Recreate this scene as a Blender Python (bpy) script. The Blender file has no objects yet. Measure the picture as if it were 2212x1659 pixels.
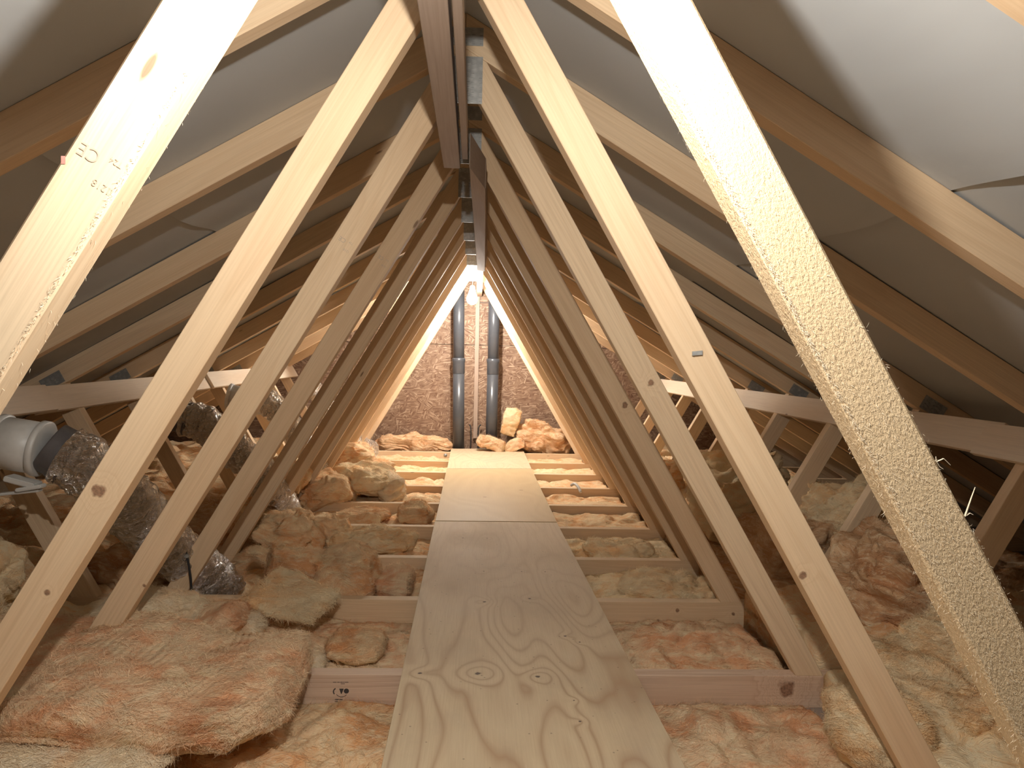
import bpy, bmesh, math, random
from mathutils import Vector, Matrix, noise
S = bpy.context.scene; COL = S.collection
PI = math.pi
random.seed(7); noise.seed_set(7)

# ------------------------------------------------------------------ camera
yaw, pitch, roll, fpx = 0.0483, 0.0374, 0.0245, 1550.16
cd = bpy.data.cameras.new('camera'); co = bpy.data.objects.new('camera', cd); COL.objects.link(co)
F = Vector((math.sin(yaw)*math.cos(pitch), math.cos(yaw)*math.cos(pitch), -math.sin(pitch)))
R0 = Vector((math.cos(yaw), -math.sin(yaw), 0)); U0 = R0.cross(F)
Rr = R0*math.cos(roll)+U0*math.sin(roll); Ur = -R0*math.sin(roll)+U0*math.cos(roll)
M = Matrix((Rr, Ur, -F)).transposed().to_4x4(); M.translation = Vector((0.0548, 0, 1.0206))
co.matrix_world = M
cd.sensor_fit = 'HORIZONTAL'; cd.sensor_width = 36; cd.lens = 36*fpx/2212; cd.clip_start = .02; cd.clip_end = 60
S.camera = co
# ------------------------------------------------------------------ world, exposure
w = bpy.data.worlds.new('world'); S.world = w; w.use_nodes = True
w.node_tree.nodes['Background'].inputs[0].default_value = (.02, .02, .02, 1)
w.node_tree.nodes['Background'].inputs[1].default_value = .1
S.view_settings.view_transform = 'Standard'; S.view_settings.look = 'None'
S.view_settings.gamma = 1; S.view_settings.use_curve_mapping = False
S.view_settings.exposure = 0.6
LIGHT_COL = (1, .965, .90, 1)
NEAR_BULB = 4500.0      # emission of the pendant just above the camera
FAR_BULB = 700.0       # emission of the pendant by the gable

# ------------------------------------------------------------------ helpers
def obj(name, me, mat, parent=None, loc=None):
    if isinstance(me, bmesh.types.BMesh):
        m = bpy.data.meshes.new(name); me.normal_update(); me.to_mesh(m); me.free(); me = m
    if mat is not None: me.materials.append(mat)
    o = bpy.data.objects.new(name, me); COL.objects.link(o)
    if parent: o.parent = parent
    if loc: o.location = loc
    return o
def smooth(o, v=True):
    for p in o.data.polygons: p.use_smooth = v
    return o
def empty(name, loc=(0,0,0)):
    o = bpy.data.objects.new(name, None); COL.objects.link(o); o.location = loc; o.empty_display_size = .1
    return o
def tag(o, label, cat, group=None, kind=None):
    o['label'] = label; o['category'] = cat
    if group: o['group'] = group
    if kind: o['kind'] = kind
    return o
def struct(o):
    o['kind'] = 'structure'; return o

class NT:
    def __init__(s, name, rough=.8, metal=0, spec=.3):
        s.m = bpy.data.materials.new(name); s.m.use_nodes = True; s.t = s.m.node_tree
        s.b = s.t.nodes['Principled BSDF']; s.b.inputs['Roughness'].default_value = rough
        s.b.inputs['Metallic'].default_value = metal; s.b.inputs['Specular IOR Level'].default_value = spec
    def n(s, ty, **kw):
        x = s.t.nodes.new('ShaderNode'+ty)
        for k, v in kw.items(): setattr(x, k, v)
        return x
    def inp(s, sock, v):
        if isinstance(v, bpy.types.NodeSocket): s.t.links.new(v, sock)
        elif v is not None:
            if hasattr(sock.default_value, '__len__') and not hasattr(v, '__len__'): v = (v,)*len(sock.default_value)
            if hasattr(sock.default_value, '__len__') and len(sock.default_value) == 4 and len(v) == 3: v = (*v, 1)
            sock.default_value = v
    def math(s, op, a, b=None, c=None, clamp=False):
        x = s.n('Math', operation=op, use_clamp=clamp); s.inp(x.inputs[0], a); s.inp(x.inputs[1], b)
        if c is not None: s.inp(x.inputs[2], c)
        return x.outputs[0]
    def vmath(s, op, a, b=None):
        x = s.n('VectorMath', operation=op); s.inp(x.inputs[0], a); s.inp(x.inputs[1], b)
        return x.outputs['Value'] if op in ('LENGTH', 'DISTANCE', 'DOT_PRODUCT') else x.outputs[0]
    def pos(s): return s.n('NewGeometry').outputs['Position']
    def attr(s, nm): return s.n('Attribute', attribute_name=nm).outputs['Vector']
    def map(s, v, scale=(1,1,1), loc=(0,0,0), rot=(0,0,0)):
        x = s.n('Mapping'); s.inp(x.inputs[0], v); x.inputs['Location'].default_value = loc
        x.inputs['Rotation'].default_value = rot; x.inputs['Scale'].default_value = scale; return x.outputs[0]
    def noise(s, v, scale=5, detail=3, rough=.55, dist=0):
        x = s.n('TexNoise'); s.inp(x.inputs['Vector'], v); x.inputs['Scale'].default_value = scale
        x.inputs['Detail'].default_value = detail; x.inputs['Roughness'].default_value = rough
        x.inputs['Distortion'].default_value = dist; return x.outputs[0]
    def noisec(s, v, scale=5, detail=3):
        x = s.n('TexNoise'); s.inp(x.inputs['Vector'], v); x.inputs['Scale'].default_value = scale
        x.inputs['Detail'].default_value = detail; return x.outputs['Color']
    def voro(s, v, scale=5, feature='F1', rnd=1, out='Distance'):
        x = s.n('TexVoronoi', feature=feature); s.inp(x.inputs['Vector'], v); x.inputs['Scale'].default_value = scale
        x.inputs['Randomness'].default_value = rnd; return x.outputs[out]
    def ramp(s, f, stops, interp='LINEAR'):
        x = s.n('ValToRGB'); s.inp(x.inputs[0], f); cr = x.color_ramp; cr.interpolation = interp
        while len(cr.elements) < len(stops): cr.elements.new(.5)
        for e, (p, c) in zip(cr.elements, stops):
            e.position = p; e.color = (*c, 1) if len(c) == 3 else c
        return x.outputs[0]
    def mix(s, f, a, b, mode='MIX'):
        x = s.n('Mix', data_type='RGBA', blend_type=mode); s.inp(x.inputs[0], f); s.inp(x.inputs[6], a); s.inp(x.inputs[7], b)
        return x.outputs[2]
    def rng(s, f, a, b, c=0, d=1):
        x = s.n('MapRange'); s.inp(x.inputs[0], f); 
        for i, v in enumerate((a, b, c, d)): x.inputs[i+1].default_value = v
        return x.outputs[0]
    def bump(s, h, strength=.5, dist=.01, normal=None):
        x = s.n('Bump'); s.inp(x.inputs['Height'], h); x.inputs['Strength'].default_value = strength
        x.inputs['Distance'].default_value = dist
        if normal: s.inp(x.inputs['Normal'], normal)
        return x.outputs[0]
    def out(s, color=None, rough=None, normal=None):
        if color is not None: s.inp(s.b.inputs['Base Color'], color)
        if rough is not None: s.inp(s.b.inputs['Roughness'], rough)
        if normal is not None: s.inp(s.b.inputs['Normal'], normal)
        return s.m

# knots: world position, radius
KNOTS = [((.992, 2.05, .058), .030), ((-.692, 1.45, .736), .016), ((.554, 2.05, .955), .012), ((.743, 1.45, .581), .010),
         ((-.788, 1.45, .531), .007), ((.614, 2.685, .85), .012), ((.841, 2.685, .066), .009), ((.767, 2.685, .022), .008),
         ((1.06, 2.685, .052), .009), ((-.993, 2.685, .045), .010), ((-.555, 2.685, .078), .008), ((-.872, 2.05, .35), .006)]
def pine(name, base, hi, rough_sawn=False, knots=(), gcon=1.0):
    g = NT(name, rough=.72, spec=.25)
    a = g.attr('gc'); P = g.pos()
    rnd = g.n('ObjectInfo').outputs['Random']
    kd = None; warp = None
    kn = g.noise(g.vmath('MULTIPLY', P, (1, 1, 1)), 55, 2) if knots else None
    for (p, r) in knots:
        d = g.vmath('DISTANCE', P, p)
        d = g.math('ADD', d, g.math('MULTIPLY', g.math('SUBTRACT', kn, .5), r*1.3))
        k = g.rng(d, r*.60, r, 1, 0)
        wv = g.math('MULTIPLY', g.math('EXPONENT', g.math('MULTIPLY', g.math('POWER', g.math('DIVIDE', d, r*1.9), 2), -1)), .9*r/.03)
        kd = k if kd is None else g.math('MAXIMUM', kd, k)
        warp = wv if warp is None else g.math('ADD', warp, wv)
    n1 = g.noise(g.map(a, (.55, 9, 9)), 1, 1, .5)
    val = g.math('MULTIPLY', n1, 13)
    if warp is not None: val = g.math('ADD', val, g.math('MULTIPLY', warp, 9))
    fr = g.math('FRACT', val)
    lines = g.ramp(fr, [(0, (0,0,0)), (.55, (.25,)*3), (.86, (1,1,1)), (1, (0,0,0))])
    fine = g.noise(g.map(a, (6, 260, 260)), 1, 1, .6)
    blot = g.noise(g.map(a, (1.2, 6, 6)), 1, 1)
    c = g.mix(g.math('MULTIPLY', lines, .38*gcon), hi, base)
    c = g.mix(g.rng(fine, .35, .7, 0, .22), c, tuple(x*.62 for x in base))
    c = g.mix(g.rng(blot, .45, .75, 0, .35), c, (base[0]*.93, base[1]*.80, base[2]*.66))
    c = g.mix(g.math('MULTIPLY', rnd, .35), c, (base[0]*.95, base[1]*.88, base[2]*.78))
    # small scattered pin knots
    pk = g.voro(g.map(a, (2.2, 8, 8)), 1, 'F1')
    c = g.mix(g.rng(pk, .03, .05, .75, 0), c, (.16, .08, .045))
    if kd is not None:
        kc = g.mix(g.rng(g.noise(P, 160, 3), .4, .65), (.30, .15, .085), (.13, .06, .035))
        c = g.mix(g.math('MULTIPLY', kd, .85), c, kc)
    if rough_sawn:
        f1 = g.noise(g.map(a, (150, 260, 260)), 1, 3, .7)
        h = g.math('MULTIPLY', f1, 1.0)
        c = g.mix(g.rng(f1, .60, .78, 0, .35), c, (.33, .24, .14))
        nrm = g.bump(h, .75, .0032)
    else:
        nrm = g.bump(fine, .25, .0012)
    return g.out(c, None, nrm)
M_PINE = pine('pine', (.67, .465, .285), (.82, .635, .43))
M_PINE_K = pine('knotty_pine', (.67, .465, .285), (.82, .635, .43), knots=KNOTS[1:])
M_PINE_R = pine('rough_sawn_pine', (.76, .58, .36), (.83, .66, .44), rough_sawn=True, gcon=.7)
M_PINE_P = pine('pink_pine', (.56, .37, .26), (.74, .56, .42), knots=KNOTS[:1], gcon=1.8)
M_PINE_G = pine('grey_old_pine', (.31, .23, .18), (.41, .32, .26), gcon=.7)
M_PINE_W = pine('white_pine', (.74, .60, .47), (.84, .72, .58), gcon=.5)

def mk_ply():
    g = NT('plywood', rough=.6, spec=.3)
    P = g.pos()
    n1 = g.noise(g.map(P, (3.8, .85, 1), (3.1, .4, 0)), 1, 1.2, .45)
    n2 = g.noise(g.map(P, (14, 2.5, 1)), 1, 2)
    v = g.math('ADD', g.math('MULTIPLY', n1, 15), g.math('MULTIPLY', n2, .5))
    SP = [((.075, 2.02, .115), .014), ((.245, 2.0, .115), .011), ((-.09, 2.02, .115), .010), ((.36, 2.3, .115), .008),
          ((.10, 2.62, .115), .010), ((.27, 2.66, .115), .009), ((.26, 3.0, .115), .006), ((.36, 3.0, .115), .006), ((.1, 3.0, .115), .006),
          ((.40, 2.25, .115), .006), ((.0, 3.55, .115), .007), ((.12, 3.55, .115), .007), ((.33, 1.75, .115), .005), ((.33, 1.86, .115), .005),
          ((.36, 5.18, .115), .016), ((.12, 4.95, .115), .012)]
    kd = None
    for p, r in SP:
        d = g.vmath('DISTANCE', P, p)
        wv = g.math('MULTIPLY', g.math('EXPONENT', g.math('MULTIPLY', g.math('POWER', g.math('DIVIDE', d, r*4.2), 2), -1)), 2.2*r/.014)
        v = g.math('ADD', v, wv)
        d2 = g.math('ADD', d, g.math('MULTIPLY', g.math('SUBTRACT', g.noise(P, 70, 2), .5), r*1.1))
        k = g.rng(d2, r*.45, r*.75, 1, 0); kd = k if kd is None else g.math('MAXIMUM', kd, k)
    fr = g.math('PINGPONG', v, .5)
    band = g.ramp(g.math('MULTIPLY', fr, 2), [(0, (0,0,0)), (.6, (.2,)*3), (1, (1,1,1))])
    fine = g.noise(g.map(P, (230, 7, 1)), 1, 3)
    sy = g.n('SeparateXYZ'); g.inp(sy.inputs[0], P)
    wear = g.math('ADD', g.rng(sy.outputs[1], 1.9, 2.9, 0, .75), g.math('MULTIPLY', g.math('SUBTRACT', g.noise(P, 3, 3), .5), .8), clamp=True)
    c = g.mix(g.math('MULTIPLY', band, g.math('SUBTRACT', .85, g.math('MULTIPLY', wear, .72))), (.69, .55, .36), (.45, .29, .17))
    c = g.mix(g.math('MULTIPLY', wear, .55), c, (.59, .44, .30))
    c = g.mix(g.rng(fine, .4, .7, 0, .2), c, (.45, .31, .19))
    dirt = g.noise(g.map(P, (3, 2.2, 1)), 1, 5, .6)
    c = g.mix(g.rng(dirt, .5, .72, 0, .35), c, (.42, .34, .27))
    rnd = g.n('ObjectInfo').outputs['Random']
    specks = g.voro(P, 26, 'F1')
    c = g.mix(g.rng(specks, .05, .085, .6, 0), c, (.20, .13, .09))
    scr = g.noise(g.map(P, (40, 9, 1), rot=(0, 0, .5)), 1, 4, .7)
    c = g.mix(g.rng(scr, .68, .8, 0, .35), c, (.85, .75, .62))
    c = g.mix(g.math('MULTIPLY', kd, .9), c, (.10, .065, .05))
    h = g.math('ADD', fine, g.math('MULTIPLY', dirt, .5))
    return g.out(c, g.rng(dirt, .3, .7, .68, .80), g.bump(h, .25, .001))
M_PLY = mk_ply()
def mk_ply2():
    g = NT('pale_plywood', rough=.6); P = g.pos()
    n1 = g.noise(g.map(P, (2.2, .9, 1), (7, 2, 0)), 1, 1.5)
    fr = g.math('PINGPONG', g.math('MULTIPLY', n1, 12), .5)
    c = g.mix(g.math('MULTIPLY', fr, .55), (.57, .42, .235), (.47, .31, .16))
    for p, r in (((.37, 4.86, .115), .02), ((.12, 4.6, .115), .016), ((.22, 4.3, .115), .006)):
        d = g.vmath('DISTANCE', P, p); rr = g.math('PINGPONG', g.math('MULTIPLY', d, 60), .5)
        c = g.mix(g.math('MULTIPLY', g.rng(d, r*.6, r, 1, 0), g.math('MULTIPLY', rr, 1.6)), c, (.25, .14, .08))
    fine = g.noise(g.map(P, (160, 6, 1)), 1, 3)
    c = g.mix(g.rng(fine, .4, .7, 0, .15), c, (.45, .31, .19))
    return g.out(c, None, g.bump(fine, .2, .001))
M_PLY2 = mk_ply2()

def mk_felt():
    g = NT('roof_membrane', rough=.75, spec=.25); P = g.pos()
    n = g.noise(P, 2.5, 1); s = g.noise(g.map(P, (3, 1.2, 3)), 3, 3)
    c = g.mix(g.rng(n, .35, .7), (.47, .485, .49), (.53, .54, .54))
    return g.out(c, None, g.bump(s, .35, .008))
M_FELT = mk_felt()

def mk_osb():
    g = NT('osb', rough=.65); P = g.pos()
    c = None; hs = None
    base = g.map(P, (1, 1, 1))
    warp = g.vmath('ADD', base, g.vmath('SCALE', g.noisec(base, 6, 2), None))
    g.t.nodes[-1]
    lay = []
    for i, (rot, sc) in enumerate(((.5, (22, 1, 105)), (-.6, (20, 1, 95)), (1.3, (24, 1, 90)), (.05, (18, 1, 110)))):
        v = g.map(P, (1, 1, 1), (i*3.7, 0, i*1.3), (0, rot, 0)); v = g.map(v, sc)
        lay.append((g.voro(v, 1, 'F1', 1, 'Color'), g.voro(v, 1, 'F1')))
    pick = g.voro(g.vmath('ADD', g.map(P, (16, 1, 26), rot=(0, .3, 0)), g.vmath('MULTIPLY', g.noisec(P, 22, 2), (.6, .6, .6))), 1, 'F1', 1, 'Color')
    sx = g.n('SeparateColor'); g.inp(sx.inputs[0], pick)
    col = lay[0][0]; dst = lay[0][1]
    for i, ch in enumerate((0, 1, 2)):
        f = g.math('GREATER_THAN', sx.outputs[ch], .55)
        col = g.mix(f, col, lay[i+1][0]); dst = g.mix(f, dst, lay[i+1][1])
    s2 = g.n('SeparateColor'); g.inp(s2.inputs[0], col)
    cc = g.ramp(s2.outputs[0], [(0, (.165, .09, .055)), (.35, (.23, .14, .09)), (.75, (.29, .188, .125)), (1, (.44, .315, .22))])
    dark = g.noise(g.map(P, (30, 1, 45)), 1, 4, .7)
    cc = g.mix(g.rng(dark, .64, .72, 0, .85), cc, (.12, .06, .035))
    h = g.math('ADD', s2.outputs[1], g.math('MULTIPLY', dst, -.4))
    return g.out(cc, None, g.bump(h, .6, .004))
M_OSB = mk_osb()

def mk_wool(name, c1, c2, c3, white=.3):
    g = NT(name, rough=1.0, spec=0.0); P = g.pos()
    big = g.noise(P, 6.5, 2, .6); mid = g.noise(g.map(P, (1, 1, 2.2)), 16, 2, .6)
    wp = g.vmath('ADD', P, g.vmath('MULTIPLY', g.noisec(P, 7, 1), (.13, .13, .13)))
    flow = g.noise(g.map(wp, (14, 38, 90), rot=(.1, .15, .3)), 1, 4, .72)
    fib = g.noise(g.map(wp, (75, 260, 330), rot=(.3, .2, -.5)), 1, 2, .7)
    c = g.mix(g.rng(big, .38, .62), c1, c2)
    c = g.mix(g.rng(mid, .48, .66, 0, .8), c, c3)
    c = g.mix(g.rng(big, .60, .44, 0, white), c, (.92, .78, .56))
    c = g.mix(g.rng(flow, .50, .66, 0, .6), c, (.95, .80, .56))
    c = g.mix(g.rng(flow, .36, .46, .5, 0), c, c2)
    c = g.mix(g.rng(fib, .54, .72, 0, .35), c, (.95, .84, .64))
    h = g.math('ADD', g.math('MULTIPLY', fib, .7), g.math('MULTIPLY', flow, 1.6))
    return g.out(c, None, g.bump(h, .8, .006))
M_WOOL = mk_wool('glass_wool_orange', (.89, .59, .31), (.85, .45, .21), (.90, .69, .41))
M_WOOLY = mk_wool('glass_wool_yellow', (.95, .73, .44), (.92, .60, .31), (.96, .81, .54), .35)
M_WOOLP = mk_wool('glass_wool_pink', (.90, .61, .36), (.85, .45, .24), (.92, .72, .46), .35)
M_WOOLW = mk_wool('glass_wool_pale', (.93, .78, .55), (.90, .66, .42), (.94, .83, .65), .5)
M_WOOLB = mk_wool('glass_wool_brown', (.72, .43, .23), (.64, .32, .15), (.80, .55, .32), .1)

def simple(name, col, rough=.5, metal=0, spec=.5, bump=None):
    g = NT(name, rough, metal, spec); P = g.pos()
    n = g.noise(P, 30, 3); c = g.mix(g.rng(n, .3, .7), tuple(x*.88 for x in col), col)
    nr = g.bump(g.noise(P, bump[0], 3), bump[1], .002) if bump else None
    return g.out(c, None, nr)
M_PLASTIC = simple('white_plastic', (.68, .67, .64), .4)
M_PIPE = simple('grey_pipe_plastic', (.070, .074, .084), .28, 0, .5)
M_BLACK = simple('black_plastic', (.025, .025, .027), .5)
M_TAPE = simple('dark_tape', (.12, .11, .11), .35, 0, .5, (60, .6))
M_FIBRE = simple('wood_fibre', (.80, .68, .50), .8)
M_CLIP = simple('grey_clip', (.38, .37, .35), .5)
M_HOLDER = simple('lamp_holder_plastic', (.80, .76, .70), .4)
M_INK = simple('black_ink', (.07, .055, .05), .8)
M_INKF = simple('faded_ink', (.56, .44, .34), .8)
M_INKR = simple('red_ink', (.62, .25, .20), .8)
def mk_foil():
    g = NT('aluminium_foil', .20, 1.0); P = g.pos()
    n = g.noise(g.map(P, (1, 1, 1.6), rot=(0, .7, 0)), 9, 3, .55, 1.0)
    r1 = g.math('ABSOLUTE', g.math('SUBTRACT', g.noise(g.map(P, (1, 1, 2.2), rot=(0, .7, .2)), 34, 4, .65, .8), .5))
    wv = g.vmath('ADD', P, g.vmath('MULTIPLY', g.noisec(P, 18, 1), (.03, .03, .03)))
    v1 = g.voro(g.map(wv, (1, 1, .55), rot=(0, .7, 0)), 60, 'F1')
    h = g.math('ADD', g.math('ADD', g.math('MULTIPLY', r1, 1.6), v1), g.math('MULTIPLY', n, .6))
    return g.out((.80, .77, .73), g.rng(n, .3, .7, .10, .24), g.bump(h, 1.0, .020))
M_FOIL = mk_foil()
def mk_galv():
    g = NT('galvanised_steel', .45, .45); P = g.pos()
    c = g.mix(g.rng(g.voro(P, 60, 'F1', 1), .1, .6), (.50, .50, .48), (.38, .38, .37))
    return g.out(c, None, g.bump(g.noise(P, 120, 2), .2, .001))
M_GALV = mk_galv()
def mk_plaster():
    g = NT('plasterboard', .9); P = g.pos(); return g.out(g.mix(g.noise(P, 4, 3), (.30, .24, .20), (.38, .31, .26)))
M_PLASTER = mk_plaster()
def mk_bulb(name, s):
    m = bpy.data.materials.new(name); m.use_nodes = True; t = m.node_tree; t.nodes.clear()
    e = t.nodes.new('ShaderNodeEmission'); o = t.nodes.new('ShaderNodeOutputMaterial')
    e.inputs[0].default_value = LIGHT_COL; e.inputs[1].default_value = s; t.links.new(e.outputs[0], o.inputs[0]); return m

# ------------------------------------------------------------------ timber
def clip_poly(poly, nx, nz, d):          # keep nx*x+nz*z <= d
    out = []
    for i in range(len(poly)):
        a, b = poly[i], poly[(i+1) % len(poly)]
        da, db = nx*a[0]+nz*a[1]-d, nx*b[0]+nz*b[1]-d
        if da <= 0: out.append(a)
        if (da < 0 < db) or (db < 0 < da):
            t = da/(da-db); out.append((a[0]+t*(b[0]-a[0]), a[1]+t*(b[1]-a[1])))
    return out
def set_gc(me, o, ax, ay, az, off=None):
    off = off or Vector((random.random()*50, random.random()*20, random.random()*20))
    at = me.attributes.new('gc', 'FLOAT_VECTOR', 'POINT')
    for i, v in enumerate(me.vertices):
        d = v.co-o; at.data[i].vector = (d.dot(ax)+off.x, d.dot(ay)+off.y, d.dot(az)+off.z)
def prism(name, poly, y0, y1, mat, parent, axis, bev=.0015):
    """polygon in the x-z plane extruded along y"""
    bm = bmesh.new()
    a = [bm.verts.new((x, y0, z)) for x, z in poly]; b = [bm.verts.new((x, y1, z)) for x, z in poly]
    n = len(poly); bm.faces.new(a); bm.faces.new(b[::-1])
    for i in range(n): bm.faces.new((a[i], b[i], b[(i+1) % n], a[(i+1) % n]))
    bmesh.ops.recalc_face_normals(bm, faces=bm.faces)
    if bev: bmesh.ops.bevel(bm, geom=bm.edges[:], offset=bev, segments=1, affect='EDGES')
    me = bpy.data.meshes.new(name); bm.to_mesh(me); bm.free()
    ax = Vector((axis[0], 0, axis[1])).normalized(); ay = Vector((-ax.z, 0, ax.x))
    set_gc(me, Vector((poly[0][0], y0, poly[0][1])), ax, ay, Vector((0, 1, 0)))
    o = obj(name, me, mat, parent); 
    if parent: o.location = -parent.location
    return o
def beam(name, p0, p1, w, t, mat, parent=None, up=Vector((0, 0, 1)), bev=.0015, seg=1, twist=0):
    """box from p0 to p1, w across 'up' direction, t in the third"""
    p0, p1 = Vector(p0), Vector(p1); L = (p1-p0).length; ax = (p1-p0).normalized()
    side = ax.cross(up).normalized(); upv = side.cross(ax)
    bm = bmesh.new(); rings = []
    for i in range(seg+1):
        c = p0.lerp(p1, i/seg); a = twist*i/seg
        s2 = side*math.cos(a)+upv*math.sin(a); u2 = -side*math.sin(a)+upv*math.cos(a)
        rings.append([bm.verts.new(c+s2*t/2*sx+u2*w/2*sz) for sx, sz in ((-1,-1),(1,-1),(1,1),(-1,1))])
    bm.faces.new(rings[0]); bm.faces.new(rings[-1][::-1])
    for i in range(seg):
        for k in range(4): bm.faces.new((rings[i][k], rings[i+1][k], rings[i+1][(k+1)%4], rings[i][(k+1)%4]))
    bmesh.ops.recalc_face_normals(bm, faces=bm.faces)
    if bev: bmesh.ops.bevel(bm, geom=[e for e in bm.edges if len(e.link_faces)==2 and e.calc_face_angle(0)>.5], offset=bev, segments=1, affect='EDGES')
    me = bpy.data.meshes.new(name); bm.to_mesh(me); bm.free()
    set_gc(me, p0, ax, upv, side)
    o = obj(name, me, mat, parent)
    if parent: o.location = -parent.location
    return o
def box(name, c, s, mat, parent=None, rot=None, bev=0):
    bm = bmesh.new(); bmesh.ops.create_cube(bm, size=1)
    bmesh.ops.scale(bm, vec=s, verts=bm.verts)
    if bev: bmesh.ops.bevel(bm, geom=bm.edges[:], offset=bev, segments=2, affect='EDGES')
    if rot: bmesh.ops.rotate(bm, cent=(0,0,0), matrix=rot, verts=bm.verts)
    bmesh.ops.translate(bm, vec=c, verts=bm.verts)
    o = obj(name, bm, mat, parent)
    if parent: o.location = -parent.location
    return o
def nail_plate(c, wx, wz, y, parent, ang=0.0):
    """toothed steel plate flat on a face at y (facing -y)"""
    bm = bmesh.new(); t = .0015
    def quadbox(x0, x1, z0, z1, ya, yb):
        vs = [bm.verts.new((x, yy, z)) for yy in (ya, yb) for x, z in ((x0,z0),(x1,z0),(x1,z1),(x0,z1))]
        for f in ((0,1,2,3),(7,6,5,4),(0,4,5,1),(1,5,6,2),(2,6,7,3),(3,7,4,0)): bm.faces.new([vs[i] for i in f])
    quadbox(-wx/2, wx/2, -wz/2, wz/2, -t, 0)
    nx = max(2, int(wx/.011)); nz = max(3, int(wz/.012))
    for i in range(nx):
        for j in range(nz):
            x = -wx/2+(i+.5)*wx/nx; z = -wz/2+(j+.5)*wz/nz+(.003 if i % 2 else 0)
            if i % 4 == 3: continue
            quadbox(x-.0038, x+.0038, z-.0018, z+.0018, -t-.0035, -t)
            
    bmesh.ops.rotate(bm, cent=(0,0,0), matrix=Matrix.Rotation(ang, 3, 'Y'), verts=bm.verts)
    bmesh.ops.translate(bm, vec=(c[0], y, c[1]), verts=bm.verts)
    bmesh.ops.recalc_face_normals(bm, faces=bm.faces)
    o = obj('nail_plate', bm, M_GALV, parent); o.location = -parent.location; return o

SL, RZ = .5818, 1.981            # roof slope, felt height at the ridge
AW, XW, ZJ = .5943, 1.101, .097  # inner web slope dx/dz, its foot, joist height
WW = .0838                       # horizontal width of the inner web
RD = .098                        # vertical depth of the rafter
T = .045
YJ = {k: 2.0505+.6*k for k in range(-2, 9)}
YJ[1] += .035
TRUSS = {
 -2: 'roof truss nearest the camera, rough sawn webs glaring white near the top',
 -1: 'second roof truss from the camera, steel staple on right web, big knot on left web',
  0: 'third roof truss from the camera, its joist black-stamped and with a large round knot',
  1: 'roof truss fourth from the camera, black cable clipped to the foot of its left web',
  2: 'roof truss fifth from the camera, ceiling joist just behind the round ball of wool',
  3: 'sixth roof truss from the camera, ceiling joist just before the seam of the plywood sheets',
  4: 'roof truss seventh from the camera, its ceiling joist under the yellow plywood sheet',
  5: 'roof truss eighth from the camera, fourth in front of the chipboard gable',
  6: 'roof truss just in front of the lit hanging bulb',
  7: 'brightly lit roof truss directly behind the hanging bulb',
  8: 'roof truss standing against the chipboard gable, furthest from the camera'}
rough_w = set()
TR = {}
def web_poly(sg, x0=XW, aw=AW, ww=WW):
    p = [(x0+aw*.0, ZJ), (x0-ww, ZJ), (x0-ww-aw*2.2, ZJ+2.2), (x0-aw*2.2, ZJ+2.2)]
    p = clip_poly(p, -1, 0, -.0006)                           # butt joint at the middle
    p = clip_poly(p, SL, 1, RZ-RD-.0005)                       # under the rafter
    return [(sg*x, z) for x, z in p]
def owebs(sg):
    dx, dz = .494, .869; x0 = 1.330
    p = [(x0, ZJ), (x0+.092, ZJ), (x0+.092+dx/dz*1.2, ZJ+1.2), (x0+dx/dz*1.2, ZJ+1.2)]
    p = clip_poly(p, SL, 1, RZ-RD-.0005)
    return [(sg*x, z) for x, z in p]
DX = {(1, 1): -.008}; WEB = {}; SW = {}; JO = {}
for k in range(-2, 9):
    y0 = YJ[k]; y1 = y0+T
    tr = empty('roof_truss', (0, y0, 0)); TR[k] = tr
    tag(tr, TRUSS[k], 'roof truss', 'timber roof trusses along the loft')
    wm = M_PINE_K if k in (-1, 0, 1) else M_PINE
    jm = {0: M_PINE_P, 1: M_PINE_K}.get(k, M_PINE)
    xe = 3.3
    jp = [(-xe, 0), (xe, 0), (xe, ZJ), (-xe, ZJ)]
    jp = clip_poly(jp, SL, 1, RZ-RD-.0005); jp = clip_poly(jp, -SL, 1, RZ-RD-.0005)
    JO[k] = prism('ceiling_joist', jp, y0, y1, jm, tr, (1, 0))
    for sg in (1, -1):
        rp = [(0, RZ), (0, RZ-RD), (3.5, RZ-RD-3.5*SL), (3.5, RZ-3.5*SL)]
        rp = clip_poly(rp, 0, -1, .0); rp = clip_poly(rp, 1, 0, 3.38); rp = clip_poly(rp, -1, 0, -.0006)
        prism('rafter', [(sg*x, z) for x, z in rp], y0, y1, M_PINE, tr, (sg, -SL))
        wo = prism('diagonal_web', web_poly(sg, XW+DX.get((k, sg), 0)), y0, y1, M_PINE_R if (k == -2 and sg > 0) else wm, tr, (-sg*AW, 1), bev=.004 if k == -2 else .0015)
        WEB[(k, sg)] = wo
        if k == -2 and sg > 0: wo['label'] = 'rough sawn web with furry fibres'
        S_ = prism('short_web', owebs(sg), y0, y1, M_PINE, tr, (sg*.5, .866))
        SW[(k, sg)] = S_
        nail_plate((sg*1.23, .045), .15, .06, y0, tr)
        nail_plate((sg*1.815, RZ-RD*.6-1.815*SL), .10, .055, y0, tr, math.atan(SL)*sg)
    nail_plate((0, 1.795), .10, .13, y0, tr)
    nail_plate((0, 1.915), .10, .05, y0, tr)

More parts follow.
